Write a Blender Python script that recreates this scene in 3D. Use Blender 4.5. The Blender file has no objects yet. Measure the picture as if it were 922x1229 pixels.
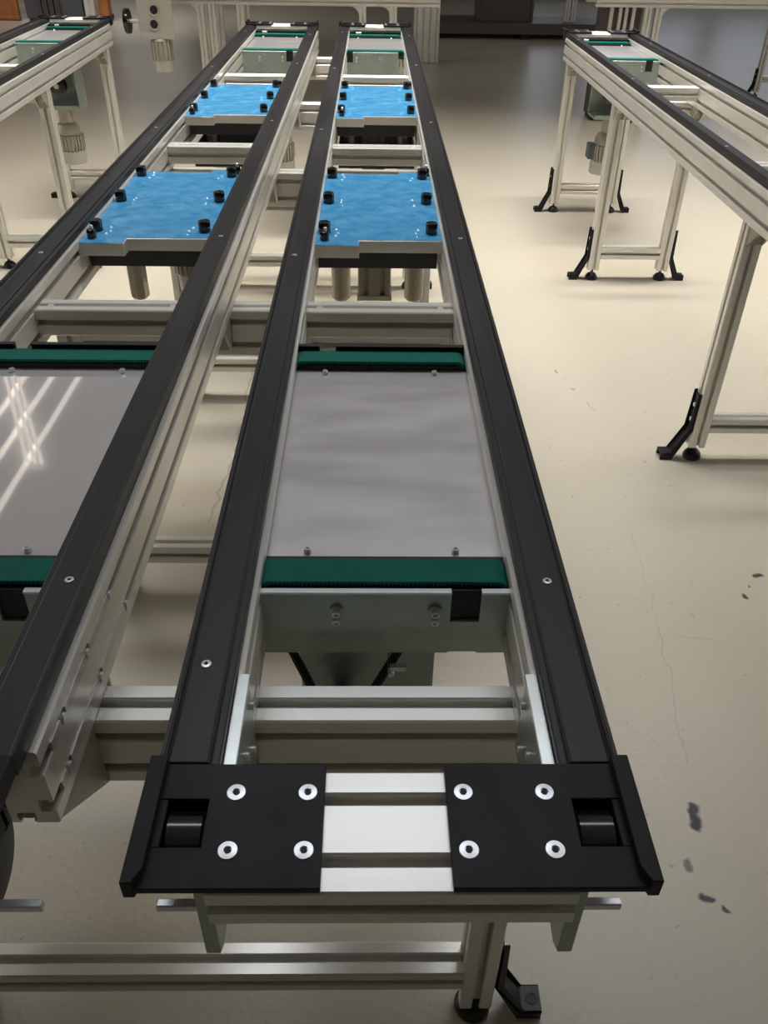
import bpy, bmesh, math, random
from mathutils import Matrix, Vector
random.seed(7)
sc = bpy.context.scene
COL = sc.collection

# ------------------------------------------------------------------ materials
def nodes_of(name):
    m = bpy.data.materials.new(name); m.use_nodes = True
    nt = m.node_tree
    return m, nt, nt.nodes['Principled BSDF']

def mat(name, col, rough=0.5, metal=0.0, bump=0.0, bscale=200.0, var=0.0, vscale=30.0, stretch=None, spec=0.5, rvar=0.0):
    m, nt, b = nodes_of(name)
    N, L = nt.nodes.new, nt.links.new
    b.inputs['Base Color'].default_value = (*col, 1)
    b.inputs['Roughness'].default_value = rough
    b.inputs['Metallic'].default_value = metal
    b.inputs['Specular IOR Level'].default_value = spec
    if bump or var or rvar:
        tc = N('ShaderNodeTexCoord'); mp = N('ShaderNodeMapping')
        L(tc.outputs['Object'], mp.inputs['Vector'])
        if stretch: mp.inputs['Scale'].default_value = stretch
    if var or rvar:
        n = N('ShaderNodeTexNoise'); n.inputs['Scale'].default_value = vscale; n.inputs['Detail'].default_value = 5
        L(mp.outputs['Vector'], n.inputs['Vector'])
        if var:
            r = N('ShaderNodeValToRGB')
            r.color_ramp.elements[0].position = 0.3; r.color_ramp.elements[1].position = 0.7
            r.color_ramp.elements[0].color = (*[c * (1 - var) for c in col], 1)
            r.color_ramp.elements[1].color = (*[min(1, c * (1 + var)) for c in col], 1)
            L(n.outputs['Fac'], r.inputs['Fac']); L(r.outputs['Color'], b.inputs['Base Color'])
        if rvar:
            mr = N('ShaderNodeMapRange'); mr.inputs[1].default_value = 0.3; mr.inputs[2].default_value = 0.7
            mr.inputs[3].default_value = rough - rvar; mr.inputs[4].default_value = rough + rvar
            L(n.outputs['Fac'], mr.inputs[0]); L(mr.outputs[0], b.inputs['Roughness'])
    if bump:
        n2 = N('ShaderNodeTexNoise'); n2.inputs['Scale'].default_value = bscale; n2.inputs['Detail'].default_value = 3
        L(mp.outputs['Vector'], n2.inputs['Vector'])
        bp = N('ShaderNodeBump'); bp.inputs['Strength'].default_value = bump; bp.inputs['Distance'].default_value = 0.002
        L(n2.outputs['Fac'], bp.inputs['Height']); L(bp.outputs['Normal'], b.inputs['Normal'])
    return m

M = {}
M['alu'] = mat('anodised aluminium', (0.86, 0.838, 0.785), 0.31, 0.42, var=0.04, vscale=6)
M['slot'] = mat('slot cover', (0.72, 0.71, 0.70), 0.35, 0.5)
M['black'] = mat('black rail plastic', (0.016, 0.0145, 0.016), 0.43, 0, bump=0.05, bscale=300, var=0.25, vscale=12, stretch=(1, 0.15, 1), rvar=0.06, spec=0.5)
M['blackplate'] = mat('black machined plastic plate', (0.012, 0.0105, 0.0125), 0.48, 0, bump=0.05, bscale=150, var=0.2, vscale=14, rvar=0.05, spec=0.3)
M['rubber'] = mat('black rubber', (0.010, 0.010, 0.011), 0.33, 0, spec=0.6)
M['paint'] = mat('black painted bracket', (0.010, 0.010, 0.014), 0.4, 0, spec=0.35)
M['roller'] = mat('roller black', (0.01, 0.01, 0.01), 0.16, 0.0, spec=0.8)
M['screw'] = mat('zinc screw', (0.82, 0.83, 0.84), 0.3, 0.6)
M['hex'] = mat('hex socket', (0.03, 0.03, 0.035), 0.5, 0.6)
M['green'] = mat('green belt fabric', (0.006, 0.155, 0.118), 0.65, 0, bump=0.2, bscale=900, var=0.08, vscale=40, spec=0.2)
M['belt'] = mat('black drive belt', (0.008, 0.008, 0.008), 0.5)
M['steel'] = mat('brushed steel cover', (0.74, 0.72, 0.735), 0.33, 0.72, var=0.02, vscale=7, stretch=(1, 3, 1), bump=0.01, bscale=60, rvar=0.04)
M['steelgloss'] = mat('glossy steel cover', (0.86, 0.83, 0.83), 0.025, 0.42, var=0.03, vscale=9)
M['galv'] = mat('galvanised sheet', (0.40, 0.47, 0.43), 0.34, 0.6, var=0.08, vscale=18)
M['galvlight'] = mat('galvanised strip', (0.88, 0.92, 0.90), 0.3, 0.55, var=0.04, vscale=60)
M['bracket'] = mat('die cast gusset', (0.50, 0.47, 0.40), 0.5, 0.4)
M['slab'] = mat('milled aluminium slab', (0.62, 0.61, 0.57), 0.38, 0.5)
M['column'] = mat('anodised lift column', (0.40, 0.36, 0.29), 0.3, 0.7)
M['motor'] = mat('motor paint', (0.50, 0.46, 0.39), 0.42, 0.35)
M['motorcap'] = mat('motor fan cover', (0.55, 0.53, 0.48), 0.5, 0.2)
M['dark'] = mat('dark steel box', (0.015, 0.014, 0.03), 0.5)
M['pin'] = mat('black pin', (0.009, 0.009, 0.009), 0.22, 0, spec=0.7)
M['brownboard'] = mat('brown wood board', (0.42, 0.15, 0.045), 0.5, 0, var=0.2, vscale=8)
M['greyboard'] = mat('grey cabinet', (0.09, 0.095, 0.11), 0.5)
M['darkboard'] = mat('dark brown cabinet', (0.11, 0.085, 0.078), 0.5)
M['wall'] = mat('wall paint', (0.12, 0.117, 0.11), 0.8, bump=0.1, bscale=40)
M['ceiling'] = mat('ceiling paint', (0.55, 0.55, 0.57), 0.8, bump=0.05, bscale=30)
M['ceilbar'] = mat('ceiling rail paint', (0.85, 0.83, 0.8), 0.6)

# blue protective film: glossy, crumpled
m, nt, b = nodes_of('blue protective film')
b.inputs['Roughness'].default_value = 0.13
tc = nt.nodes.new('ShaderNodeTexCoord')
n = nt.nodes.new('ShaderNodeTexNoise'); n.inputs['Scale'].default_value = 22; n.inputs['Detail'].default_value = 5; n.inputs['Distortion'].default_value = 1.0
r = nt.nodes.new('ShaderNodeValToRGB')
r.color_ramp.elements[0].color = (0.055, 0.29, 0.57, 1); r.color_ramp.elements[1].color = (0.125, 0.41, 0.70, 1)
r.color_ramp.elements[0].position = 0.35; r.color_ramp.elements[1].position = 0.7
bp = nt.nodes.new('ShaderNodeBump'); bp.inputs['Strength'].default_value = 0.18; bp.inputs['Distance'].default_value = 0.004
nt.links.new(tc.outputs['Object'], n.inputs['Vector']); nt.links.new(n.outputs['Fac'], r.inputs['Fac'])
nt.links.new(r.outputs['Color'], b.inputs['Base Color'])
nt.links.new(n.outputs['Fac'], bp.inputs['Height']); nt.links.new(bp.outputs['Normal'], b.inputs['Normal'])
M['film'] = m

# floor: cream coated concrete with dirt, cracks and stains
def floor_material():
    m, nt, b = nodes_of('cream coated floor')
    N, L = nt.nodes.new, nt.links.new
    tc = N('ShaderNodeTexCoord')
    P = tc.outputs['Object']
    def noise(scale, detail=4, dist=0.0, src=P):
        n = N('ShaderNodeTexNoise'); n.inputs['Scale'].default_value = scale; n.inputs['Detail'].default_value = detail
        n.inputs['Distortion'].default_value = dist; L(src, n.inputs['Vector']); return n
    def math_(op, a, bb=None, clamp=False):
        x = N('ShaderNodeMath'); x.operation = op; x.use_clamp = clamp
        for i, v in enumerate((a, bb)):
            if v is None: continue
            if isinstance(v, (int, float)): x.inputs[i].default_value = v
            else: L(v, x.inputs[i])
        return x.outputs[0]
    big = noise(0.9, 5); r = N('ShaderNodeValToRGB')
    r.color_ramp.elements[0].position = 0.3; r.color_ramp.elements[1].position = 0.72
    r.color_ramp.elements[0].color = (0.50, 0.455, 0.37, 1); r.color_ramp.elements[1].color = (0.57, 0.525, 0.435, 1)
    L(big.outputs['Fac'], r.inputs['Fac'])
    # warped coordinates for wobbly stains and cracks
    wn = noise(14, 4); vs = N('ShaderNodeVectorMath'); vs.operation = 'SUBTRACT'; vs.inputs[1].default_value = (.5, .5, .5)
    L(wn.outputs['Color'], vs.inputs[0])
    sc1 = N('ShaderNodeVectorMath'); sc1.operation = 'SCALE'; sc1.inputs['Scale'].default_value = 0.055
    L(vs.outputs[0], sc1.inputs[0])
    ad = N('ShaderNodeVectorMath'); ad.operation = 'ADD'; L(P, ad.inputs[0]); L(sc1.outputs[0], ad.inputs[1])
    PW = ad.outputs[0]
    sep = N('ShaderNodeSeparateXYZ'); L(PW, sep.inputs[0])
    mask = None
    def merge(v):
        nonlocal mask
        mask = v if mask is None else math_('MAXIMUM', mask, v)
    def seg(x0, y0, x1, y1, w, strength):
        dx, dy = x1 - x0, y1 - y0; l2 = dx * dx + dy * dy
        px = math_('SUBTRACT', sep.outputs['X'], x0); py = math_('SUBTRACT', sep.outputs['Y'], y0)
        t = math_('ADD', math_('MULTIPLY', px, dx / l2), math_('MULTIPLY', py, dy / l2), True)
        ex = math_('SUBTRACT', px, math_('MULTIPLY', t, dx)); ey = math_('SUBTRACT', py, math_('MULTIPLY', t, dy))
        d = math_('SQRT', math_('ADD', math_('MULTIPLY', ex, ex), math_('MULTIPLY', ey, ey)))
        mr = N('ShaderNodeMapRange'); mr.inputs[1].default_value = w * 0.45; mr.inputs[2].default_value = w
        mr.inputs[3].default_value = strength; mr.inputs[4].default_value = 0; L(d, mr.inputs[0])
        merge(mr.outputs[0])
    for s in [(.634, .93, .652, .978, .012, 1), (.595, .846, .597, .857, .010, .7), (.606, .795, .613, .786, .010, 1), (.631, .768, .634, .765, .007, .9),
              (.972, 1.592, .975, 1.6, .010, .95), (1.022, 1.672, 1.03, 1.676, .011, .95), (.995, 1.63, .996, 1.634, .005, .8),
              (.746, 1.86, .712, 1.461, .002, .16), (.712, 1.461, .665, 1.08, .002, .2), (.712, 1.46, .86, 1.43, .0018, .13),
              (-.45, 3.0, -.43, 2.3, .005, .3), (-.43, 2.3, -.46, 1.9, .005, .28), (.70, 2.86, .705, 2.85, .008, .5), (.735, 2.72, .74, 2.71, .008, .5), (.765, 2.62, .79, 2.56, .0035, .4),
              (-.25, .50, -.24, .44, .008, .3), (-.33, .23, -.30, .29, .006, .5)]:
        seg(*s)
    fine = noise(45, 6); sp = N('ShaderNodeValToRGB')
    sp.color_ramp.elements[0].position = 0.66; sp.color_ramp.elements[1].position = 0.76
    sp.color_ramp.elements[0].color = (0, 0, 0, 1); sp.color_ramp.elements[1].color = (.4, .4, .4, 1)
    L(fine.outputs['Fac'], sp.inputs['Fac']); merge(sp.outputs['Color'])
    mix = N('ShaderNodeMix'); mix.data_type = 'RGBA'
    L(mask, mix.inputs[0]); L(r.outputs['Color'], mix.inputs[6]); mix.inputs[7].default_value = (0.03, 0.027, 0.032, 1)
    L(mix.outputs[2], b.inputs['Base Color'])
    b.inputs['Roughness'].default_value = 0.34
    b.inputs['Specular IOR Level'].default_value = 0.4
    bn = noise(70, 3); bp = N('ShaderNodeBump'); bp.inputs['Strength'].default_value = 0.22; bp.inputs['Distance'].default_value = 0.004
    L(bn.outputs['Fac'], bp.inputs['Height']); L(bp.outputs['Normal'], b.inputs['Normal'])
    return m
M['floor'] = floor_material()

def emis(name, col, s):
    m, nt, b = nodes_of(name)
    b.inputs['Base Color'].default_value = (*col, 1)
    b.inputs['Emission Color'].default_value = (*col, 1); b.inputs['Emission Strength'].default_value = s
    return m

# ------------------------------------------------------------------ mesh builder
class MB:
    def __init__(self): self.bm = bmesh.new()
    def poly(self, vs): return self.bm.faces.new([self.bm.verts.new(v) for v in vs])
    def box(self, x0, x1, y0, y1, z0, z1):
        v = [self.bm.verts.new((x, y, z)) for x in (x0, x1) for y in (y0, y1) for z in (z0, z1)]
        for f in ((0, 1, 3, 2), (4, 6, 7, 5), (0, 4, 5, 1), (2, 3, 7, 6), (0, 2, 6, 4), (1, 5, 7, 3)):
            self.bm.faces.new([v[i] for i in f])
        return self
    def prism(self, pts, axis, a0, a1):
        """closed 2-D polygon extruded along axis 'x','y' or 'z' from a0 to a1; pts are the two other coordinates in order"""
        def P(p, a):
            return {'x': (a, p[0], p[1]), 'y': (p[0], a, p[1]), 'z': (p[0], p[1], a)}[axis]
        A = [self.bm.verts.new(P(p, a0)) for p in pts]; B = [self.bm.verts.new(P(p, a1)) for p in pts]
        n = len(pts)
        for i in range(n): self.bm.faces.new((A[i], A[(i + 1) % n], B[(i + 1) % n], B[i]))
        self.bm.faces.new(A[::-1]); self.bm.faces.new(B)
        return self
    def lathe(self, prof, c, axis='z', seg=24):
        """prof: list of (r, h) along the axis from base point c"""
        rings = []
        for (r, h) in prof:
            ring = []
            for i in range(seg):
                a = 2 * math.pi * i / seg; u, v = r * math.cos(a), r * math.sin(a)
                p = {'z': (u, v, h), 'x': (h, u, v), 'y': (v, h, u)}[axis]
                ring.append(self.bm.verts.new((c[0] + p[0], c[1] + p[1], c[2] + p[2])))
            rings.append(ring)
        for k in range(len(rings) - 1):
            for i in range(seg):
                j = (i + 1) % seg
                self.bm.faces.new((rings[k][i], rings[k][j], rings[k + 1][j], rings[k + 1][i]))
        self.bm.faces.new(rings[0][::-1]); self.bm.faces.new(rings[-1])
        return self
    def cyl(self, c, r, h, axis='z', seg=24): return self.lathe([(r, 0), (r, h)], c, axis, seg)
    def strip(self, path, width_axis, w0, w1, t):
        """bent sheet: path of 2-D points in the plane across width_axis, thickness t to the left of the path"""
        n = len(path); off = []
        for i in range(n):
            d = Vector((0, 0))
            for a, bq in ((i - 1, i), (i, i + 1)):
                if a < 0 or bq >= n: continue
                q = (Vector(path[bq]) - Vector(path[a])).normalized(); d += Vector((-q.y, q.x))
            d.normalize(); off.append((path[i][0] + d.x * t, path[i][1] + d.y * t))
        return self.prism(list(path) + off[::-1], width_axis, w0, w1)
    def build(self, name, m, parent=None, bevel=0.0, smooth=True, at=None):
        bmesh.ops.recalc_face_normals(self.bm, faces=self.bm.faces)
        me = bpy.data.meshes.new(name)
        if at is not None: bmesh.ops.translate(self.bm, verts=self.bm.verts, vec=-Vector(at))
        if smooth:
            for f in self.bm.faces: f.smooth = True
        self.bm.to_mesh(me); self.bm.free()
        if smooth: me.set_sharp_from_angle(angle=math.radians(32))
        me.materials.append(m)
        o = bpy.data.objects.new(name, me); COL.objects.link(o)
        if at is not None: o.location = at
        if parent is not None: attach(o, parent)
        if bevel:
            bv = o.modifiers.new('bevel', 'BEVEL'); bv.width = bevel; bv.segments = 2; bv.limit_method = 'ANGLE'; bv.angle_limit = math.radians(40)
        return o

ROOTS = {}
def attach(o, parent):
    """parent built at world place: shift the child's local frame so it stays put (parents are unrotated while building)"""
    o.parent = parent
    off = Vector(parent.location)
    p = parent.parent
    while p is not None: off += Vector(p.location); p = p.parent
    o.location = Vector(o.location) - off

def thing(name, loc, label, cat, group=None):
    o = bpy.data.objects.new(name, None); COL.objects.link(o)
    o.empty_display_size = 0.05; o.location = loc; o['label'] = label; o['category'] = cat
    if group: o['group'] = group
    return o
def tag(o, label, cat, group=None):
    o['label'] = label; o['category'] = cat
    if group: o['group'] = group
    return o
def struct(o): o['kind'] = 'structure'; return o
def copy_tree(o, parent=None):
    c = o.copy(); COL.objects.link(c)
    if parent is not None: c.parent = parent
    for ch in list(o.children): copy_tree(ch, c)
    return c
def place(root, Mx): root.matrix_basis = Mx @ root.matrix_basis

# T-slot profile cross-section, centred, w x h, with one slot per ~50 mm module
def tslot(w, h, nw=1, nh=1):
    k = min(1.0, min(w, h) / .05); c, op, ch, dp, lip, inn = (v * k for v in (.0022, .0056, .0016, .0145, .0045, .0085))
    def side(L, n):          # along one side, s from -L/2 to L/2; depth d positive inward
        pts = [(-L / 2 + c, 0)]
        for k in range(n):
            s = -L / 2 + L * (k + .5) / n if n > 1 else 0
            pts += [(s - op - ch, 0), (s - op, ch), (s - op, lip), (s - inn, lip), (s - inn, dp), (s + inn, dp), (s + inn, lip), (s + op, lip), (s + op, ch), (s + op + ch, 0)]
        pts.append((L / 2 - c, 0)); return pts
    P = []
    P += [(s, -h / 2 + d) for s, d in side(w, nw)]
    P += [(w / 2 - d, s) for s, d in side(h, nh)]
    P += [(-s, h / 2 - d) for s, d in side(w, nw)]
    P += [(-w / 2 + d, -s) for s, d in side(h, nh)]
    return P
def bar(mb, axis, a0, a1, c0, c1, w, h, nw=1, nh=1):
    pts = [(c0 + p, c1 + q) for p, q in tslot(w, h, nw, nh)]
    return mb.prism(pts, axis, a0, a1)

def screw(parent, x, y, z, r, name='screw'):
    s = MB().lathe([(r, -0.002), (r, 0.0004), (r * .95, 0.0010), (r * .42, 0.0012), (r * .38, 0.0002)], (x, y, z), 'z', 28).build(name, M['screw'], parent)
    MB().cyl((x, y, z - 0.002), r * .37, 0.0026, 'z', 6).build('hex_socket', M['hex'], s)
    return s

# ------------------------------------------------------------------ conveyor (built as the second one from the right aisle)
X0, W, RT = -0.168, 0.370, 0.885
X1 = X0 + W
YN, YF = 0.418, 5.02
BT, BB = 0.868, 0.768
def rail_pts(outer_sign):
    # x measured from the outer edge inwards
    p = [(0, -.017), (0, .006), (.0045, .006), (.0065, 0), (.0385, 0), (.0395, -.0035), (.047, -.0035), (.047, -.017)]
    return p
def make_conveyor(label):
    root = thing('conveyor_track', (X0 + W / 2, 2.7, BB), label, 'conveyor', 'aluminium conveyors with black rails')
    for side in (0, 1):
        sx = (lambda v: X0 + v) if side == 0 else (lambda v: X1 - v)
        xa, xb = sorted((sx(-.006), sx(.052)))
        beam = bar(MB(), 'y', .445, 4.99, (xa + xb) / 2, (BT + BB) / 2, xb - xa, BT - BB, 1, 2).build('side_beam', M['alu'], root)
        # strips and bolts sitting in the outer slots near the front end
        xo = sx(-.006); dx = .0015 if side == 0 else -.0015
        for z in (.843, .793):
            for k, (ya, yb) in enumerate(((.47, .495), (.51, .575), (.59, .66)) if z > .8 else ((.465, .48), (.495, .59), (.605, .70))):
                a, bq = sorted((xo + dx * 1.5, xo - dx * .9))
                MB().box(a, bq, ya, yb, z - .0048, z + .0064).build('slot_strip', M['slot'], beam)
                MB().cyl((xo + dx * 2, yb + .0075, z), .0055, -dx * 4, 'x', 12).build('slot_bolt', M['screw'], beam)
        pts = [(sx(x), RT + z) for x, z in rail_pts(side)]
        rail = MB().prism(pts, 'y', YN + .004, YF).build('slide_rail', M['black'], root, bevel=.0012)
        xs = sx(.020)
        for ys in ((.529, 1.595, 2.66, 3.73, 4.8) if side == 0 else (.644, 1.70, 2.77, 3.83, 4.7)):
            screw(rail, xs, ys, RT, .0047)
    # inner cross ties
    for y in (1.448, 2.65, 3.84):
        t = bar(MB(), 'x', X0 + .0525, X1 - .0525, y, .817, .05, .05).build('cross_tie', M['alu'], root)
        for xx in (X0 + .075, X1 - .075):
            MB().cyl((xx, y, .835), .006, .006, 'z', 12).build('slot_nut', M['screw'], t)
    # end bridges with black plates
    for end in (0, 1):
        fy = (lambda v: .312 + v) if end == 0 else (lambda v: 5.122 - v)
        y0, y1 = sorted((fy(0), fy(.102)))
        bx0, bx1 = X0 + .052, X1 - .052
        br = bar(MB(), 'x', bx0, bx1, (y0 + y1) / 2, .8635, y1 - y0, .042, 2, 1).build('end_bridge', M['alu'], root)
        for side in (0, 1):
            sx = (lambda v: X0 + v) if side == 0 else (lambda v: X1 - v)
            mb = MB()
            def bb(xa, xb, ya, yb, za, zb):
                xa, xb = sorted((sx(xa), sx(xb))); ya, yb = sorted((fy(ya), fy(yb))); mb.box(xa, xb, ya, yb, za, zb)
            zt, zb = .8915, .8855
            xi = .134 if side == 0 else .142
            # plate around the roller pocket
            hole = [(.0, 0), (xi, 0), (xi, .104), (.0, .104), (.0, .072), (.046, .072), (.046, .032), (.0, .032)]
            mb.prism([(sx(px_), fy(py_)) for px_, py_ in hole], 'z', zb, zt)
            bb(.0, .0150, .032, .072, zb - .03, zt - .0005); bb(.0, .047, .070, .0765, .8520, .8535); bb(.0, .047, .0757, .0770, .8520, zb)
            # outer flange with a chamfered front
            fl = [(-.004, -.006), (.009, -.006), (.009, .010), (.004, .018), (-.004, .018)]
            pts = [(sx(-.004), fy(-.0005)), (sx(.004), fy(-.0005)), (sx(.0095), fy(.012)), (sx(.0095), fy(.106)), (sx(-.004), fy(.106))]
            mb.prism(pts, 'z', zb - .004, zt + .009)
            pl = mb.build('end_plate', M['blackplate'], root, bevel=.001)
            for xx, yy in ((.066, .0775), (.066, .029), ((.121, .0775) if side == 0 else (.129, .0775)), ((.121, .029) if side == 0 else (.129, .029))):
                screw(pl, sx(xx), fy(yy), zt, .0074)
            a, bq = sorted((sx(.0150), sx(.0455)))
            MB().lathe([(.004, 0), (.004, .001), (.0225, .0012), (.0235, .0025), (.0235, bq - a - .0025), (.0225, bq - a - .0012), (.004, bq - a)], (a, fy(.052), .8655), 'x', 40).build('roller', M['roller'], root)
            # hanging end bracket and the square pin that sticks out of it
            a, bq = sorted((sx(.040), sx(.052)))
            pts = [(fy(.012), .885 - .001), (fy(.012), .775), (fy(.024), .766), (fy(.10), .775), (fy(.13), .820), (fy(.13), .866)]
            MB().prism(pts, 'x', a, bq).build('hanging_bracket', M['galv'], root, bevel=.0012)
            L = .012 if not (end == 0) else .002
            a, bq = sorted((sx(L), sx(.041)))
            ya, yb = sorted((fy(.030), fy(.037)))
            MB().box(a, bq, ya, yb, .8045, .8125).build('stop_pin', M['screw'], root, bevel=.001)
    # galvanised side angles at the front end
    for side in (0, 1):
        sx = (lambda v: X0 + v) if side == 0 else (lambda v: X1 - v)
        a, bq = sorted((sx(.0475), sx(.0585)))
        MB().box(a, bq, .418, .530, .8665, .8715).build('side_strip', M['galvlight'], root, bevel=.0006)
        a, bq = sorted((sx(.0525), sx(.0575)))
        p = MB().box(a, bq, .418, .525, .772, .8665).build('side_plate', M['galv'], root, bevel=.0008)
        for yy, zz in ((.43, .845), (.47, .83), (.50, .80), (.515, .845)):
            xx = sx(.0575); d = .004 if side == 0 else -.004
            MB().cyl((xx, yy, zz), .004, d, 'x', 12).build('side_bolt', M['screw'], p)
    # gusset plates from the front of the beams down to the first cross beam
    return root

def shift(dx): return Matrix.Translation((dx, 0, 0))
MC = Matrix.Identity(4)
MBm = shift(-.487)
MD = Matrix.Translation((.991, 4.87, 0)) @ Matrix.Rotation(-.002, 4, 'Z') @ Matrix.Translation((-X0, -YF, 0))
MA = Matrix.Translation((-1.405, 5.18, 0)) @ Matrix.Rotation(.033, 4, 'Z') @ Matrix.Translation((-X1, -YF, 0))

conv = make_conveyor('long aluminium conveyor whose black end plates with eight bright screws face the camera')
cB = copy_tree(conv); place(cB, MBm); cB['label'] = 'neighbouring conveyor beside the one with the full black end plate, slotted beam end showing'
cD = copy_tree(conv); place(cD, MD); cD['label'] = 'separate conveyor with bare ties across the open floor, beside the legs with black floor anchors'
cA = copy_tree(conv); place(cA, MA); cA['label'] = 'cropped conveyor at the upper left corner with a finned motor hanging under it'
# black drive wheel at the front end of the neighbouring conveyor
w = MB().lathe([(.010, 0), (.040, .001), (.046, .004), (.047, .010), (.044, .018), (.030, .020), (.012, .021)], (X1 - .487 - .030, .366, .832), 'x', 40).build('drive_wheel', M['paint'])
p2 = MB().box(X1 - .487 - .06, X1 - .487 + .030, .342, .349, .8045, .8125).build('stop_pin', M['screw'], bevel=.001)
p2.parent = cB; p2.matrix_parent_inverse = cB.matrix_basis.inverted()
w.parent = cB; w.matrix_parent_inverse = cB.matrix_basis.inverted()

# ------------------------------------------------------------------ support stands
def leg_parts(root, x, y, side, ztop=BB, anchor=True):
    lg = bar(MB(), 'z', .047, ztop, x, y, .05, .05).build('leg', M['alu'], root)
    ft = MB().lathe([(.028, 0), (.029, .006), (.026, .016), (.018, .026), (.008, .031), (.006, .032), (.006, .05)], (x, y, 0), 'z', 28).build('levelling_foot', M['rubber'], root)
    if anchor:
        s = side
        def q(px, pz): return (x + s * (.025 + px), pz)
        path = [q(.001, .225), q(.001, .105), q(.045, .022), q(.050, .018), q(.084, .018)]
        path2 = [q(.006, .225), q(.006, .107), q(.049, .027), q(.052, .024), q(.084, .024)]
        mb = MB().prism(path + path2[::-1], 'y', y - .021, y + .021)
        # stiffening flanges along both edges of the bent strip
        for ya, yb in ((y - .021, y - .018), (y + .018, y + .021)):
            f = [q(.001, .235), q(.001, .105), q(.045, .0), q(.084, .0), q(.084, .024), q(.056, .024), q(.016, .108), q(.012, .235)]
            mb.prism(f, 'y', ya, yb)
        an = mb.build('floor_anchor', M['paint'], root, bevel=.001)
        MB().lathe([(.010, 0), (.010, .0012), (.006, .0012), (.006, .0004)], (x + s * .095, y, .0241), 'z', 18).build('bolt_hole', M['hex'], an)
        for z in (.19, .14):
            MB().cyl((x + s * .031, y, z), .007, s * .005, 'x', 6).build('anchor_bolt', M['screw'], an)
    return lg
def gusset(root, x, yf, zt, sgn, size=.085, wide=.045):
    """die cast angle bracket under a beam against the face at yf; sgn -1 faces the camera side"""
    mb = MB()
    for xa in (x - wide / 2, x + wide / 2 - .005):
        mb.prism([(yf, zt), (yf + sgn * size, zt), (yf + sgn * size, zt - .008), (yf + sgn * .008, zt - size), (yf, zt - size)], 'x', xa, xa + .005)
    ya, yb = sorted((yf, yf + sgn * .005)); mb.box(x - wide / 2, x + wide / 2, ya, yb, zt - size, zt)
    ya, yb = sorted((yf, yf + sgn * size)); mb.box(x - wide / 2, x + wide / 2, ya, yb, zt - .005, zt)
    g = mb.build('gusset', M['bracket'], root, bevel=.0008)
    ya = yf + sgn * .005
    MB().cyl((x, ya, zt - size * .55), .008, sgn * .006, 'y', 6).build('gusset_bolt', M['screw'], g)
    return g

def double_stand(y, label, front=False):
    root = thing('support_stand', (-.225, y, 0), label, 'stand', 'floor stands under the paired conveyors')
    xl, xr = -.622, .168
    yl = y + .027 if front else y
    zt = BB - .1016 if front else BB - .0006
    leg_parts(root, xl, yl, -1, zt); leg_parts(root, xr, yl, 1, zt)
    o_ = -.03 if front else .0255
    bar(MB(), 'x', xl + o_, xr - o_, y, BB - .0508, .05, .10, 1, 2).build('cross_beam', M['alu'], root)
    z = .16 if front else .15
    bar(MB(), 'x', xl + .0255, xr - .0255, yl, z - .025, .05, .05).build('stretcher', M['alu'], root)
    for xg in (X1 - .487 - .023, X0 + .023):
        if front:
            MB().prism([(y - .0255, BB - .0008), (y - .130, BB - .0008), (y - .132, BB - .006), (y - .0255, BB - .1)], 'x', xg - .024, xg + .026).build('gusset', M['bracket'], root, bevel=.001)
        else: gusset(root, xg, y - .0255, BB - .0008, -1)
    return root
ords = ['below the full black end plate, with a black anchor at its foot',
        'crossing under the paired conveyors just in front of the closer blue plates',
        'crossing under the paired conveyors behind the closer blue plates',
        'crossing under the paired conveyors behind the distant blue plates',
        'crossing under the far end of the paired conveyors']
for i, (y, t) in enumerate(zip((.585, 1.627, 2.66, 3.683, 4.83), ords)):
    double_stand(y, 'aluminium stand ' + t, front=(i == 0))

def single_stand(xc, y, label, group, rot=0.0):
    root = thing('support_stand', (xc, y, 0), label, 'stand', group)
    h = .161
    leg_parts(root, xc - h, y, -1, BB - .0006); leg_parts(root, xc + h, y, 1, BB - .0006)
    bar(MB(), 'x', xc - h + .0255, xc + h - .0255, y, BB - .0262, .05, .05).build('cross_beam', M['alu'], root)
    bar(MB(), 'x', xc - h + .0255, xc + h - .0255, y, .125, .05, .05).build('stretcher', M['alu'], root)
    for s in (-1, 1): gusset(root, xc + s * h, y - .0255, BB - .0008, -1, .07)
    root.rotation_euler = (0, 0, rot)
    return root
g = 'stands under the conveyor across the open floor'
single_stand(1.198, 2.265, 'aluminium leg stand cut by the right picture edge with a black floor anchor', g, -.002)
single_stand(1.198, 3.815, 'aluminium two leg stand with black anchors in the middle of the open floor', g, -.002)
single_stand(1.198, 4.85, 'aluminium leg stand below the far end of the separate conveyor, most distant of its stands', g, -.002)
g = 'stands under the cropped conveyor'
single_stand(-1.548, 3.90, 'aluminium leg stand at the left picture edge under the cropped conveyor', g, .033)
single_stand(-1.585, 5.03, 'aluminium leg stand behind the finned motor under the cropped conveyor', g, .033)

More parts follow.
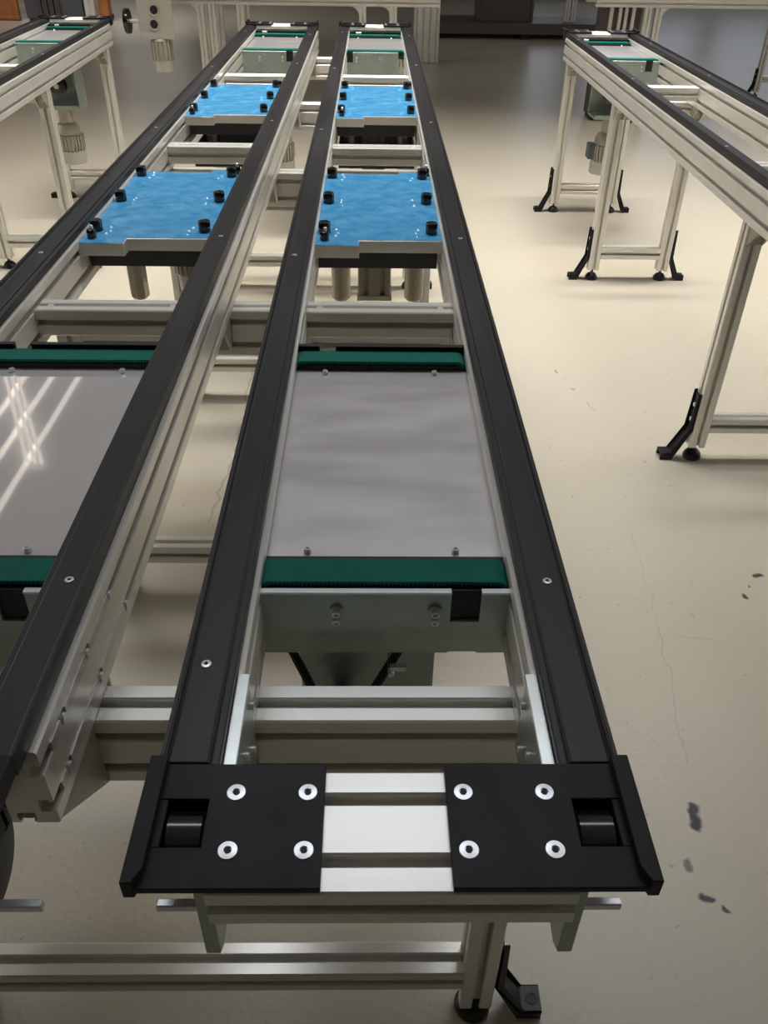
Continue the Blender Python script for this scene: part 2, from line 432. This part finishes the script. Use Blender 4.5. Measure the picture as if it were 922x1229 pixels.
# ------------------------------------------------------------------ belt transfer units
def stadium(x0, x1, zc, r, n=14):
    P = []
    for i in range(n + 1):
        a = math.pi / 2 - math.pi * i / n; P.append((x1 - r + r * math.cos(a), zc + r * math.sin(a)))
    for i in range(n + 1):
        a = -math.pi / 2 - math.pi * i / n; P.append((x0 + r + r * math.cos(a), zc + r * math.sin(a)))
    return P
def ring(mb, outer, inner, axis, a0, a1):
    def P(p, a): return {'x': (a, p[0], p[1]), 'y': (p[0], a, p[1])}[axis]
    n = len(outer)
    R = [[mb.bm.verts.new(P(p, a)) for p in s] for s, a in ((outer, a0), (outer, a1), (inner, a1), (inner, a0))]
    for k in range(4):
        A, B = R[k], R[(k + 1) % 4]
        for i in range(n): mb.bm.faces.new((A[i], A[(i + 1) % n], B[(i + 1) % n], B[i]))
    return mb
def resample(P, step):
    out = []; n = len(P); carry = 0.0
    tot = sum((Vector(P[(i + 1) % n]) - Vector(P[i])).length for i in range(n)); cnt = int(tot / step) // 2 * 2; step = tot / cnt
    d = 0.0; target = 0.0
    for i in range(n):
        a, bq = Vector(P[i]), Vector(P[(i + 1) % n]); l = (bq - a).length
        while target < d + l - 1e-9 and len(out) < cnt:
            out.append(tuple(a.lerp(bq, (target - d) / l) if l else a)); target += step
        d += l
    return out
def offset_closed(P, d):
    n = len(P); out = []
    for i in range(n):
        t = (Vector(P[(i + 1) % n]) - Vector(P[i - 1])).normalized(); out.append((P[i][0] + t.y * d, P[i][1] - t.x * d))
    return out
def toothed_belt(P, axis, a0, a1, thick=.0025, tooth=.002, pitch=.0026):
    Q = resample(P, pitch)
    # path runs clockwise: +normal (t.y,-t.x) points inwards for clockwise order
    sgn = 1
    c = Vector((sum(p[0] for p in Q) / len(Q), sum(p[1] for p in Q) / len(Q)))
    t = (Vector(Q[1]) - Vector(Q[-1])).normalized()
    if (c - Vector(Q[0])).dot(Vector((t.y, -t.x))) < 0: sgn = -1
    A = offset_closed(Q, sgn * thick); B = offset_closed(Q, sgn * (thick + tooth))
    inner = [B[i] if (i // 2) % 2 else A[i] for i in range(len(Q))]
    return ring(MB(), Q, inner, axis, a0, a1)

UX0, UX1 = X0 + .044, X0 + .322          # inside width of the unit: -0.124 .. 0.154
def make_transfer(label, cover, far=False):
    """near unit: front plate faces the camera at y=.67.  far units keep the same layout"""
    root = thing('belt_transfer_unit', ((UX0 + UX1) / 2, .95, .76), label, 'conveyor transfer', 'transverse belt units between the rails')
    # cover plate
    mb = MB().box(UX0 + .001, UX1 - .001, .733, 1.205, .8395, .8425)
    cp = mb.build('cover_plate', cover, root, bevel=.0006)
    for x, y in ((UX0 + .053, .742), (UX1 - .056, .742), (UX0 + .053, 1.183), (UX1 - .054, 1.183)):
        MB().lathe([(.0045, 0), (.0045, .005), (.0035, .006), (.0022, .006), (.0020, .003)], (x, y, .8425), 'z', 16).build('cover_screw', M['screw'], cp)
    # belts with their guide bars
    for (ya, yb, zz) in ((.674, .712, .843), (1.196, 1.234, .843)):
        P = stadium(UX0 + .003, UX1 - .003, zz, .0145)
        bl = toothed_belt(P, 'y', ya, yb, .0032, .0030, .0011).build('transfer_belt', M['green'], root)
        MB().box(UX0 + .022, UX1 - .022, ya - .001, yb + .001, zz - .009, zz + .0078).build('belt_guide', M['belt'], bl)
        for xx in (UX0 + .0175, UX1 - .0175):
            MB().cyl((xx, ya + .001, zz), .0080, yb - ya - .002, 'y', 24).build('belt_pulley', M['belt'], bl)
    MB().box(UX0 + .001, UX1 - .001, .713, .7325, .818, .8445).build('guard_strip', M['belt'], root, bevel=.0006)
    MB().box(UX0 + .001, UX1 - .001, 1.184 + .0215, 1.1955, .818, .8445).build('guard_strip', M['belt'], root, bevel=.0006)
    # rear plate with a step
    a = UX0 + .046; mb = MB()
    mb.box(UX0, UX0 + .042, 1.238, 1.243, .765, .8635); mb.box(UX0 + .042, UX0 + .068, 1.238, 1.243, .765, .852); mb.box(UX0 + .068, UX1, 1.238, 1.243, .765, .8635)
    mb.box(UX0, UX0 + .042, 1.234, 1.243, .8630, .8650); mb.box(UX0 + .068, UX1, 1.234, 1.243, .8630, .8650)
    mb.build('rear_plate', M['belt'], root)
    # front plate, folded at the top, with a square notch
    nx0, nx1 = UX1 - .066, UX1 - .034
    mb = MB()
    def slab(xa, xb, za, zb): mb.box(xa, xb, .664, .668, za, zb)
    slab(UX0, nx0, .760, .8485); slab(nx1, UX1, .760, .8485); slab(nx0, nx1, .762, .808)
    fp = mb.build('front_plate', M['galv'], root)
    mb = MB(); mb.box(UX0, nx0, .6625, .6705, .8486, .8515); mb.box(nx1, UX1, .6625, .6705, .8486, .8515)
    mb.build('folded_edge', M['galvlight'], root, bevel=.0006)
    MB().box(nx0 - .004, nx1 + .004, .6685, .6735, .795, .850).build('notch_guard', M['belt'], root)
    for xx in (UX0 + .088, UX0 + .195):
        MB().cyl((xx, .664, .826), .0075, -.003, 'y', 20).build('washer', M['galv'], fp)
        MB().lathe([(.0045, 0), (.0045, -.006), (.003, -.0065), (.0024, -.0065), (.0022, -.003)], (xx, .661, .826), 'y', 14).build('plate_screw', M['screw'], fp)
        MB().lathe([(.0045, 0), (.0045, -.006), (.003, -.0065), (.0024, -.0065), (.0022, -.003)], (xx, .661, .814), 'y', 14).build('plate_screw', M['screw'], fp)
    # side sheets
    for xx in (UX0, UX1 - .002):
        MB().box(xx, xx + .002, .669, 1.237, .775, .8515).build('side_sheet', M['galvlight'], root)
    # drive bracket, belt and pulley hanging under the unit
    MB().box(UX0 + .022, UX1 - .058, .862, .868, .430, .838).build('drive_bracket', M['galv'], root, bevel=.001)
    T = [(-.128, .672), (-.122, .690), (-.108, .697), (.048, .697), (.062, .690), (.068, .672), (-.022, .462), (-.034, .450), (-.050, .450), (-.060, .462)]
    toothed_belt(T, 'y', .80, .820, .003, .0022, .0016).build('drive_belt', M['belt'], root)
    for px_, pz_ in ((-.107, .676), (.047, .676), (-.041, .474)):
        MB().lathe([(.012, 0), (.022, .001), (.022, .003), (.0155, .004), (.0155, .022), (.022, .023), (.022, .025), (.012, .062)], (px_, .7975, pz_), 'y', 28).build('drive_pulley', M['roller'], root)
    MB().cyl((.030, .790, .585), .0045, .072, 'y', 12).build('tension_bolt', M['screw'], root)
    MB().box(.028, .050, .790, .797, .592, .600).build('tension_tab', M['screw'], root)
    return root
tC = make_transfer('plain grey cover and green belts closest to the full black end plate', M['steel'])
NEARROOT = Vector(tC.location)
tB = copy_tree(tC); place(tB, MBm); tB['label'] = 'grey covered green belt unit mirroring pale ceiling lines, cut by the picture edge'
for o in tB.children:
    if o.name.startswith('cover_plate'):
        o.data = o.data.copy(); o.data.materials[0] = M['steelgloss']
FARSHIFT = Matrix.Translation((0, 3.735, 0))
for Mx, lab, flip in ((MC, 'small distant green belt unit ending the conveyor that has the full black end plate', True),
                      (MBm, 'small distant green belt unit ending the conveyor that has the slotted beam end', False),
                      (MD, 'small green belt unit in the separate conveyor across the open floor', False),
                      (MA, 'green belt unit inside the cropped conveyor at the upper left corner', False)):
    t = copy_tree(tC); t['label'] = lab
    place(t, Mx @ FARSHIFT)
    if not flip:
        for o in list(t.children):
            if o.name.split('.')[0] in ('drive_bracket', 'drive_belt', 'drive_pulley', 'tension_bolt', 'tension_tab'): bpy.data.objects.remove(o)
    if flip:                     # the notch sits on the other side on this one: mirrored plates of their own
        for o in t.children:
            if o.name.split('.')[0] in ('front_plate', 'notch_guard', 'folded_edge'):
                o.data = o.data.copy()
                c = (UX0 + UX1) / 2 - NEARROOT.x
                for v in o.data.vertices: v.co.x = 2 * c - v.co.x
                o.data.flip_normals()
                for k in o.children:
                    k.data = k.data.copy()
                    for v in k.data.vertices: v.co.x = 2 * c - v.co.x
                    k.data.flip_normals()

# ------------------------------------------------------------------ lift plates with blue film
def film_mesh(mb, outline_fn, x0, x1, y0, y1, z, pins, seed):
    rnd = random.Random(seed)
    nx, ny = 110, 230
    spots = []
    for (px, py) in pins:
        s = 1 if px < (x0 + x1) / 2 else -1
        for k in range(3):
            spots.append((px + s * (.022 + .012 * rnd.random()), py - .026 + .022 * k + .006 * rnd.random(), .0036 + .0022 * rnd.random(), .0030 + .0022 * rnd.random()))
    for k in range(40): spots.append((x0 + (x1 - x0) * rnd.random(), y0 + (y1 - y0) * rnd.random(), .006 + .012 * rnd.random(), .0007 * rnd.random()))
    ph = [rnd.random() * 6 for _ in range(6)]
    V = {}
    for i in range(nx + 1):
        for j in range(ny + 1):
            x = x0 + (x1 - x0) * i / nx; y = y0 + (y1 - y0) * j / ny
            h = .00025 * (math.sin(40 * x + ph[0] + 9 * math.sin(11 * y + ph[1])) + math.sin(33 * y + ph[2] + 5 * math.sin(23 * x + ph[3])))
            for (sx, sy, r, a) in spots:
                d = ((x - sx) ** 2 + (y - sy) ** 2) / (r * r)
                if d < 6: h += a * math.exp(-d)
            V[i, j] = mb.bm.verts.new((x, y, z + .0008 + max(h, -.0004)))
    for i in range(nx):
        for j in range(ny):
            xm = x0 + (x1 - x0) * (i + .5) / nx; ym = y0 + (y1 - y0) * (j + .5) / ny
            if outline_fn(xm, ym): mb.bm.faces.new((V[i, j], V[i + 1, j], V[i + 1, j + 1], V[i, j + 1]))
    for v in [v for v in mb.bm.verts if not v.link_faces]: mb.bm.verts.remove(v)
    return mb
PX = (X0 + .068, X0 + .298)
def make_lift(label, kind):
    x0, x1 = X0 + .047, X0 + .320
    y0, y1, st = 1.722, 2.292, .033
    xs = X0 + .143
    xb = X0 + .240
    zt = .860; zb = .834
    root = thing('lift_plate', ((x0 + x1) / 2, 2.0, .80), label, 'plate', 'blue film covered lift plates')
    out = [(x0, y0), (xs, y0), (xs, y0 + st), (x1, y0 + st), (x1, y1), (xb, y1), (xb, y1 - .018), (x0, y1 - .018)]
    MB().prism(out, 'z', zb, zt).build('slab', M['slab'], root, bevel=.0012)
    pins = [(px, py) for px in PX for py in (1.805, 2.020, 2.236)]
    def inside(x, y):
        if x < xs and y < y0 + .002: return False
        if x > xs and y < y0 + st + .002: return False
        if x < xb and y > y1 - .020: return False
        return True
    film_mesh(MB(), inside, x0 + .002, x1 - .002, y0 + .001, y1 - .001, zt, pins, 3).build('blue_film', M['film'], root)
    for px, py in pins:
        MB().lathe([(.0125, 0), (.0128, .001), (.0128, .021), (.0115, .0235), (.009, .0242)], (px, py, zt), 'z', 28).build('locating_pin', M['pin'], root)
    for px, py in ((PX[0] + .002, 1.758), (PX[1] + .010, 2.262)):
        s = MB().lathe([(.0095, 0), (.0098, .014), (.0085, .018), (.006, .019)], (px, py, zt), 'z', 24).build('stop_button', M['pin'], root)
        MB().lathe([(.0035, .019), (.0035, .026), (.002, .027)], (px + .002, py, zt), 'z', 12).build('button_tip', M['screw'], s)
    MB().box(x0 + .008, x1 - .010, y0 + .040, y1 - .04, .798, .8335).build('black_frame', M['belt'], root, bevel=.001)
    for xx in (X0 + .096, X0 + .272):
        MB().lathe([(.016, -.002), (.022, .004), (.023, .008), (.023, .145)], (xx, 1.95, .653), 'z', 8 if kind == 'motor' else 28).build('lift_column', M['column'], root)
    return root
def finned_motor(mb, cx, cy, z0, z1, r, nf=22):
    P = []
    for i in range(nf):
        for k, rr in ((0, r), (.45, r), (.5, r * .86), (.95, r * .86)):
            a = 2 * math.pi * (i + k) / nf; P.append((cx + rr * math.cos(a), cy + rr * math.sin(a)))
    return mb.prism(P, 'z', z0, z1)

lC = make_lift('blue filmed plate closer to the camera, on the conveyor with the full black end plate', 'box')
b_ = bar(MB(), 'z', .605, .797, X0 + .165 + .012, 2.13, .085, .085, 2, 2).build('lift_body', M['column'], lC)
MB().box(X0 + .132, X0 + .222, 2.085, 2.175, .592, .6045).build('body_foot', M['bracket'], b_)
def motor_for(l, Mx):
    mb = finned_motor(MB(), X0 + .215, 2.03, .690, .795, .046, 20)
    o = mb.build('lift_motor', M['motor'], None)
    o.parent = l; o.matrix_parent_inverse = Matrix.Translation(l.location).inverted()
    c = MB().lathe([(.03, 0), (.036, .004), (.040, .05)], (X0 + .215, 2.03, .640), 'z', 24).build('motor_cap', M['motor'], None)
    c.parent = o; c.matrix_parent_inverse = Matrix.Identity(4)
lB = make_lift('blue filmed plate closer to the camera, on the conveyor with the slotted beam end', 'motor')
motor_for(lB, MBm)
lCf = copy_tree(lC); lBf = copy_tree(lB)
lB.location.x += -.487
S = Vector((0, 1.215, 0))
lCf.location += S; lCf['label'] = 'blue filmed plate farther away, on the conveyor with the full black end plate'
lBf.location += S + Vector((-.487, 0, 0)); lBf['label'] = 'blue filmed plate farther away, on the conveyor with the slotted beam end'
# the two distant plates stand on a dark base tray
for l, dx in ((lCf, 0), (lBf, -.487)):
    mb = MB().box(X0 + .055 + dx, X0 + .315 + dx, 3.00, 3.60, .690, .700)
    mb.box(X0 + .055 + dx, X0 + .060 + dx, 3.00, 3.60, .700, .75); mb.box(X0 + .310 + dx, X0 + .315 + dx, 3.00, 3.60, .700, .75)
    mb.box(X0 + .060 + dx, X0 + .310 + dx, 3.595, 3.60, .700, .795)
    mb.build('base_tray', M['dark'], l, bevel=.001)

# ------------------------------------------------------------------ gear motors under the far units
def make_gearmotor(label, x=0, y=0):
    """built around x=y=0: mounting bracket on top, gearbox neck, finned body, fan cover"""
    root = thing('gear_motor', (0, 0, .29), label, 'motor', 'geared motors hanging under the conveyors')
    mb = MB()
    mb.box(-.10, .10, .070, .076, .540, .760); mb.box(.094, .10, -.05, .07, .545, .760); mb.box(-.10, .10, -.075, .070, .540, .5465)
    mb.box(-.10, .10, -.078, -.075, .540, .560)
    mb.build('mounting_bracket', M['galv'], root, bevel=.001)
    MB().lathe([(.03, 0), (.042, .002), (.042, .006), (.034, .007), (.034, .030), (.042, .031), (.042, .036), (.02, .037)], (-.01, -.02, .64), 'y', 32).build('drive_pulley', M['roller'], root)
    MB().cyl((-.01, -.03, .64), .012, .10, 'y', 16).build('drive_shaft', M['screw'], root)
    MB().box(-.024, -.014, .0, .012, .66, .758).build('drive_belt', M['belt'], root)
    MB().lathe([(.056, .410), (.060, .415), (.060, .440), (.050, .462), (.036, .470), (.036, .535), (.034, .5395)], (0, 0, 0), 'z', 32).build('gearbox_neck', M['motor'], root)
    body = finned_motor(MB(), 0, 0, .348, .410, .072, 26); finned_motor(body, 0, 0, .335, .348, .066, 26)
    body.build('motor_body', M['motor'], root)
    MB().lathe([(.050, .270), (.064, .272), (.068, .276), (.068, .335)], (0, 0, 0), 'z', 32).build('fan_cover', M['motorcap'], root)
    MB().box(-.092, -.058, -.035, .035, .345, .415).build('terminal_box', M['greyboard'], root, bevel=.004)
    return root
gD = make_gearmotor('brown geared motor hanging below the far end of the separate conveyor across the open floor')
gD.location = (1.195, 4.52, .315)
gA = copy_tree(gD); gA.location = (-1.585, 4.72, .29); gA['label'] = 'finned geared motor hanging under the cropped conveyor between its two leg stands'
gB = copy_tree(gD); gB.location = (-.452, 4.40, .33); gB['label'] = 'brown finned geared motor seen in the gap between the paired conveyors'
# ------------------------------------------------------------------ things at the back of the hall
def make_cross_conveyor(x0, x1, y, z, legs, arcs, label):
    root = thing('cross_conveyor', ((x0 + x1) / 2, y, 0), label, 'conveyor', 'conveyors standing crosswise at the back')
    for yy in (y, y + .34):
        bar(MB(), 'x', x0, x1, yy, z + .05, .05, .10, 1, 2).build('side_beam', M['alu'], root)
        MB().box(x0, x1, yy - .02, yy + .02, z + .1, z + .118).build('slide_rail', M['black'], root)
    for lx in legs:
        for yy in (y, y + .34):
            bar(MB(), 'z', .03, z, lx, yy, .05, .05).build('leg', M['alu'], root)
            MB().lathe([(.028, 0), (.026, .016), (.008, .031)], (lx, yy, 0), 'z', 20).build('levelling_foot', M['rubber'], root)
    for lx, s in arcs:
        xx = lx + s * .025; R = .07
        arc = [(xx, z), (xx, z - R)] + [(xx + s * R - s * R * math.cos(a), z - R + R * math.sin(a)) for a in [k * math.pi / 16 for k in range(1, 9)]]
        MB().prism(arc, 'y', y - .02, y + .02).build('corner_bracket', M['alu'], root)
    return root
make_cross_conveyor(-1.54, .50, 7.2, .772, (-1.27, -1.186, -.977, -.07, .16), ((-1.27, -1), (-.07, -1), (.16, -1)), 'pale aluminium conveyor standing crosswise behind the far ends of the paired conveyors')
make_cross_conveyor(1.66, 4.2, 7.2, .79, (2.055, 2.135), ((2.135, 1),), 'pale crosswise conveyor behind the separate conveyor, along the upper right edge')
# wide column
root = thing('profile_column', (.565, 9.9, 0), 'wide fluted aluminium column standing on the dark floor behind the paired conveyors', 'column')
bar(MB(), 'z', .0, 1.3, .565, 9.95, .265, .10, 4, 2).build('column_profile', M['alu'], root)
MB().box(.43, .70, 9.895, 10.005, 0, .02).build('column_base', M['bracket'], root)
# drive cabinet at the right cross conveyor
root = thing('control_cabinet', (1.87, 7.25, 0), 'dark brown cabinet with pale upright bars beside legs of the upper right crosswise conveyor', 'cabinet')
MB().box(1.745, 2.02, 7.24, 7.49, .03, .785).build('cabinet_body', M['darkboard'], root, bevel=.003)
for xx in (1.79, 1.855, 1.90, 1.955): bar(MB(), 'z', .03, .785, xx, 7.218, .022, .035).build('upright_bar', M['alu'], root)
MB().box(1.76, 2.0, 7.25, 7.48, 0, .03).build('plinth', M['dark'], root)
# distant stand leg on the far right with its anchor
root = thing('support_stand', (3.47, 8.3, 0), 'distant aluminium leg with black anchor at the picture edge beyond the separate conveyor', 'stand')
leg_parts(root, 3.47, 8.3, -1, .82)
bar(MB(), 'x', 3.4955, 4.6, 8.3, .15, .05, .05).build('stretcher', M['alu'], root)
leg_parts(root, 4.63, 8.3, 1, .82)
bar(MB(), 'x', 3.4, 4.7, 8.3, .87, .05, .10, 1, 2).build('cross_beam', M['alu'], root)
# low platform with crates
root = thing('low_platform', (1.9, 12.0, 0), 'low brown platform on the dark floor far behind the fluted column', 'platform')
MB().box(.70, 3.1, 11.8, 12.6, .06, .18).build('platform_deck', M['darkboard'], root, bevel=.004)
for xx in (.78, 1.9, 3.0):
    MB().box(xx - .05, xx + .05, 11.85, 12.55, 0, .06).build('runner', M['dark'], root)
o = MB().box(1.32, 1.98, 12.0, 12.5, .182, 1.0); o.box(1.30, 2.0, 11.98, 12.0, .182, .21); o.box(1.30, 1.33, 11.98, 12.0, .21, 1.0); o.box(1.97, 2.0, 11.98, 12.0, .21, 1.0)
tag(o.build('storage_crate', M['darkboard'], bevel=.004), 'tall dark brown crate standing on the low platform', 'crate')
root = thing('workbench_frame', (2.75, 11.9, .18), 'pale metal bench frame standing on the low platform beside the crate', 'bench')
for xx in (2.42, 2.50, 3.0): bar(MB(), 'z', .182, .95, xx, 12.0, .06, .06).build('leg', M['alu'], root)
bar(MB(), 'x', 2.35, 3.1, 12.0, .98, .06, .06).build('top_rail', M['alu'], root)
# left background boards and cabinets
o = MB().box(-5.9, -4.72, 13.0, 13.06, 0, 1.9); o.box(-5.9, -4.72, 12.985, 13.0, .02, .06); o.box(-4.78, -4.72, 12.985, 13.0, .06, 1.9)
tag(o.build('wooden_panel', M['brownboard'], bevel=.004), 'orange brown wooden panel standing upright in the upper left corner', 'panel')
root = thing('grey_cabinet', (-4.2, 13.1, 0), 'dark grey cabinet between the orange wooden panel and the narrow brown post', 'cabinet')
MB().box(-4.62, -3.86, 13.0, 13.5, .03, 1.8).build('cabinet_body', M['greyboard'], root, bevel=.004)
for xx in (-4.42, -4.34, -4.26, -4.18): bar(MB(), 'z', .03, 1.7, xx, 12.97, .05, .05).build('upright_bar', M['darkboard'], root)
MB().box(-4.60, -3.88, 13.02, 13.48, 0, .03).build('plinth', M['dark'], root)
root = thing('profile_post', (-3.74, 13.0, 0), 'light grey upright post behind the far end of the cropped conveyor', 'post')
bar(MB(), 'z', .02, 1.6, -3.75, 13.0, .13, .13).build('post_profile', M['alu'], root)
MB().box(-3.83, -3.67, 12.92, 13.08, 0, .02).build('post_base', M['bracket'], root)
o = MB().box(-3.66, -3.53, 13.05, 13.2, 0, 1.6); o.box(-3.67, -3.52, 13.04, 13.21, 0, .03)
tag(o.build('brown_post', M['brownboard'], bevel=.003), 'narrow brown wooden post beside the light grey upright post', 'post')
# motor drive in front of the crosswise conveyor
root = thing('pulley_drive', (-1.49, 6.6, .4), 'drive plate with two dark round openings and a motor hanging below it', 'motor', None)
MB().box(-1.595, -1.36, 6.60, 6.61, .615, .90).build('drive_plate', M['motorcap'], root, bevel=.002)
for z_, x_ in ((.79, -1.48), (.705, -1.49)):
    MB().lathe([(.026, .012), (.034, .010), (.040, 0), (.040, -.006), (.033, -.008), (.026, -.004)], (x_, 6.598, z_), 'y', 28).build('bearing_ring', M['bracket'], root)
    MB().cyl((x_, 6.5936, z_), .0262, -.0012, 'y', 24).build('bearing_hole', M['dark'], root)
finned_motor(MB(), -1.47, 6.66, .48, .60, .075, 16).build('motor_body', M['motor'], root)
MB().lathe([(.055, .405), (.068, .410), (.070, .48)], (-1.47, 6.66, 0), 'z', 28).build('fan_cover', M['motorcap'], root)
MB().lathe([(.06, .60), (.07, .602), (.06, .614)], (-1.47, 6.66, 0), 'z', 28).build('motor_flange', M['motorcap'], root)
MB().lathe([(.03, 0), (.075, .001), (.078, .01), (.075, .03), (.03, .032)], (-1.69, 6.62, .72), 'x', 28).build('belt_wheel', M['roller'], root)
MB().cyl((-1.66, 6.62, .72), .012, .068, 'x', 12).build('axle', M['screw'], root)
MB().box(-1.595, -1.36, 6.61, 7.17, .86, .90).build('carrier_arm', M['alu'], root)

# ------------------------------------------------------------------ room shell
def plane_box(name, x0, x1, y0, y1, z0, z1, m): return struct(MB().box(x0, x1, y0, y1, z0, z1).build(name, m, smooth=False))
plane_box('floor', -9, 9, -5, 17, -.2, 0, M['floor'])
plane_box('ceiling', -9, 9, -5, 17, 5.3, 5.5, M['ceiling'])
plane_box('wall_left', -9.2, -9, -5, 17, 0, 5.3, M['wall'])
plane_box('wall_right', 9, 9.2, -5, 17, 0, 5.3, M['wall'])
plane_box('wall_front', -9, 9, -5.2, -5, 0, 5.3, M['wall'])
plane_box('wall_back', -9, 9, 17, 17.2, 0, 5.3, M['wall'])
bar_glow = emis('light tube', (1.0, 0.93, 0.84), 0.8)  # glowing ceiling bars, no lamps: added for the lines mirrored in the glossy cover
def glow_bar(mb): tag(mb.build('ceiling_light', bar_glow, smooth=False), 'pale light tube on the ceiling, mirrored as a line in a grey cover', 'light', 'ceiling light tubes')
for x_ in (-3.74, -4.08, -4.42, -4.9, -5.4): glow_bar(MB().box(x_ - .014, x_ + .014, 5.5, 15, 5.24, 5.299))
for off in (0, .085, .155):
    glow_bar(MB().prism([(-3.72 + off, 7.6), (-3.68 + off, 7.6), (-5.18 + off, 10.8), (-5.22 + off, 10.8)], 'z', 5.17, 5.235))
dusk = emis('dim window daylight', (0.88, 0.86, 0.84), 0.75)
pane = emis('window daylight', (0.74, 0.81, 0.93), 1.35)
for i, (xa, xb) in enumerate(((2.7, 3.3), (3.9, 5.8), (6.1, 8.0), (-4.9, -3.3), (-7.0, -5.6))):
    w_ = struct(MB().box(xa, xb, 16.96, 16.99, .9, 3.4).build('window_%d' % (i + 1), pane if xa > 0 else dusk, smooth=False))
    fr = MB()
    for a, bq in ((xa - .06, xa), (xb, xb + .06), ((xa + xb) / 2 - .03, (xa + xb) / 2 + .03)): fr.box(a, bq, 16.92, 17, .84, 3.46)
    fr.box(xa, xb, 16.92, 17, .84, .9); fr.box(xa, xb, 16.92, 17, 3.4, 3.46)
    struct(fr.build('window_frame', M['greyboard'], smooth=False))

# ------------------------------------------------------------------ lights
def area(name, loc, sx, sy, power, col, rot=(0, 0, 0), spread=180):
    l = bpy.data.lights.new(name, 'AREA'); l.shape = 'RECTANGLE'; l.size = sx; l.size_y = sy; l.energy = power; l.color = col; l.spread = math.radians(spread)
    o = bpy.data.objects.new(name, l); COL.objects.link(o); o.location = loc; o.rotation_euler = rot
    return o
area('skylight_strip', (0.6, 4.2, 5.2), 7.0, 0.45, 124, (1.0, 0.94, 0.83), spread=76)
area('skylight_far', (0.1, 3.15, 5.25), 4.0, 0.5, 37, (0.86, 0.92, 1.0), spread=82)  # bluish fill panel added to shine in the near metal tops
area('window_light_west', (-8.6, 4.3, 2.9), 5.0, 2.4, 115, (1.0, 0.97, 0.9), rot=(math.pi / 2, 0, -math.pi / 2))  # unseen side fill added to lighten the upright beam faces
area('window_light_east', (8.6, 4.3, 2.9), 5.0, 2.4, 115, (1.0, 0.97, 0.9), rot=(math.pi / 2, 0, math.pi / 2))  # matching fill added on the opposite side
area('hall_back_light', (-3.5, 11.0, 5.2), 3.0, 1.0, 30, (1.0, 0.95, 0.88), rot=(.5, 0, 0), spread=60)  # fill added to brighten the dark posts and panel at the back left
wd = bpy.data.worlds.new('hall'); sc.world = wd; wd.use_nodes = True
wd.node_tree.nodes['Background'].inputs[0].default_value = (0.5, 0.55, 0.65, 1)
wd.node_tree.nodes['Background'].inputs[1].default_value = 0.05

# ------------------------------------------------------------------ camera
f, p, e, r = 1003.06, 0.637826, 0.020882, 0.016474
fwd = Vector((math.sin(e) * math.cos(p), math.cos(e) * math.cos(p), -math.sin(p)))
right = Vector((math.cos(e), -math.sin(e), 0)); down = fwd.cross(right)
c, s = math.cos(r), math.sin(r)
R2, D2 = right * c - down * s, right * s + down * c
mw = Matrix((( R2.x, -D2.x, -fwd.x, 0), (R2.y, -D2.y, -fwd.y, 0), (R2.z, -D2.z, -fwd.z, 1.45), (0, 0, 0, 1)))
cd = bpy.data.cameras.new('camera'); cam = bpy.data.objects.new('camera', cd); COL.objects.link(cam)
cam.matrix_world = mw
cd.sensor_fit = 'VERTICAL'; cd.sensor_height = 36; cd.sensor_width = 36; cd.lens = 36 * f / 1229
cd.clip_start = 0.02; cd.clip_end = 60
sc.camera = cam
sc.view_settings.view_transform = 'Standard'; sc.view_settings.look = 'None'
sc.view_settings.gamma = 1.0; sc.view_settings.exposure = 0.0; sc.view_settings.use_curve_mapping = False
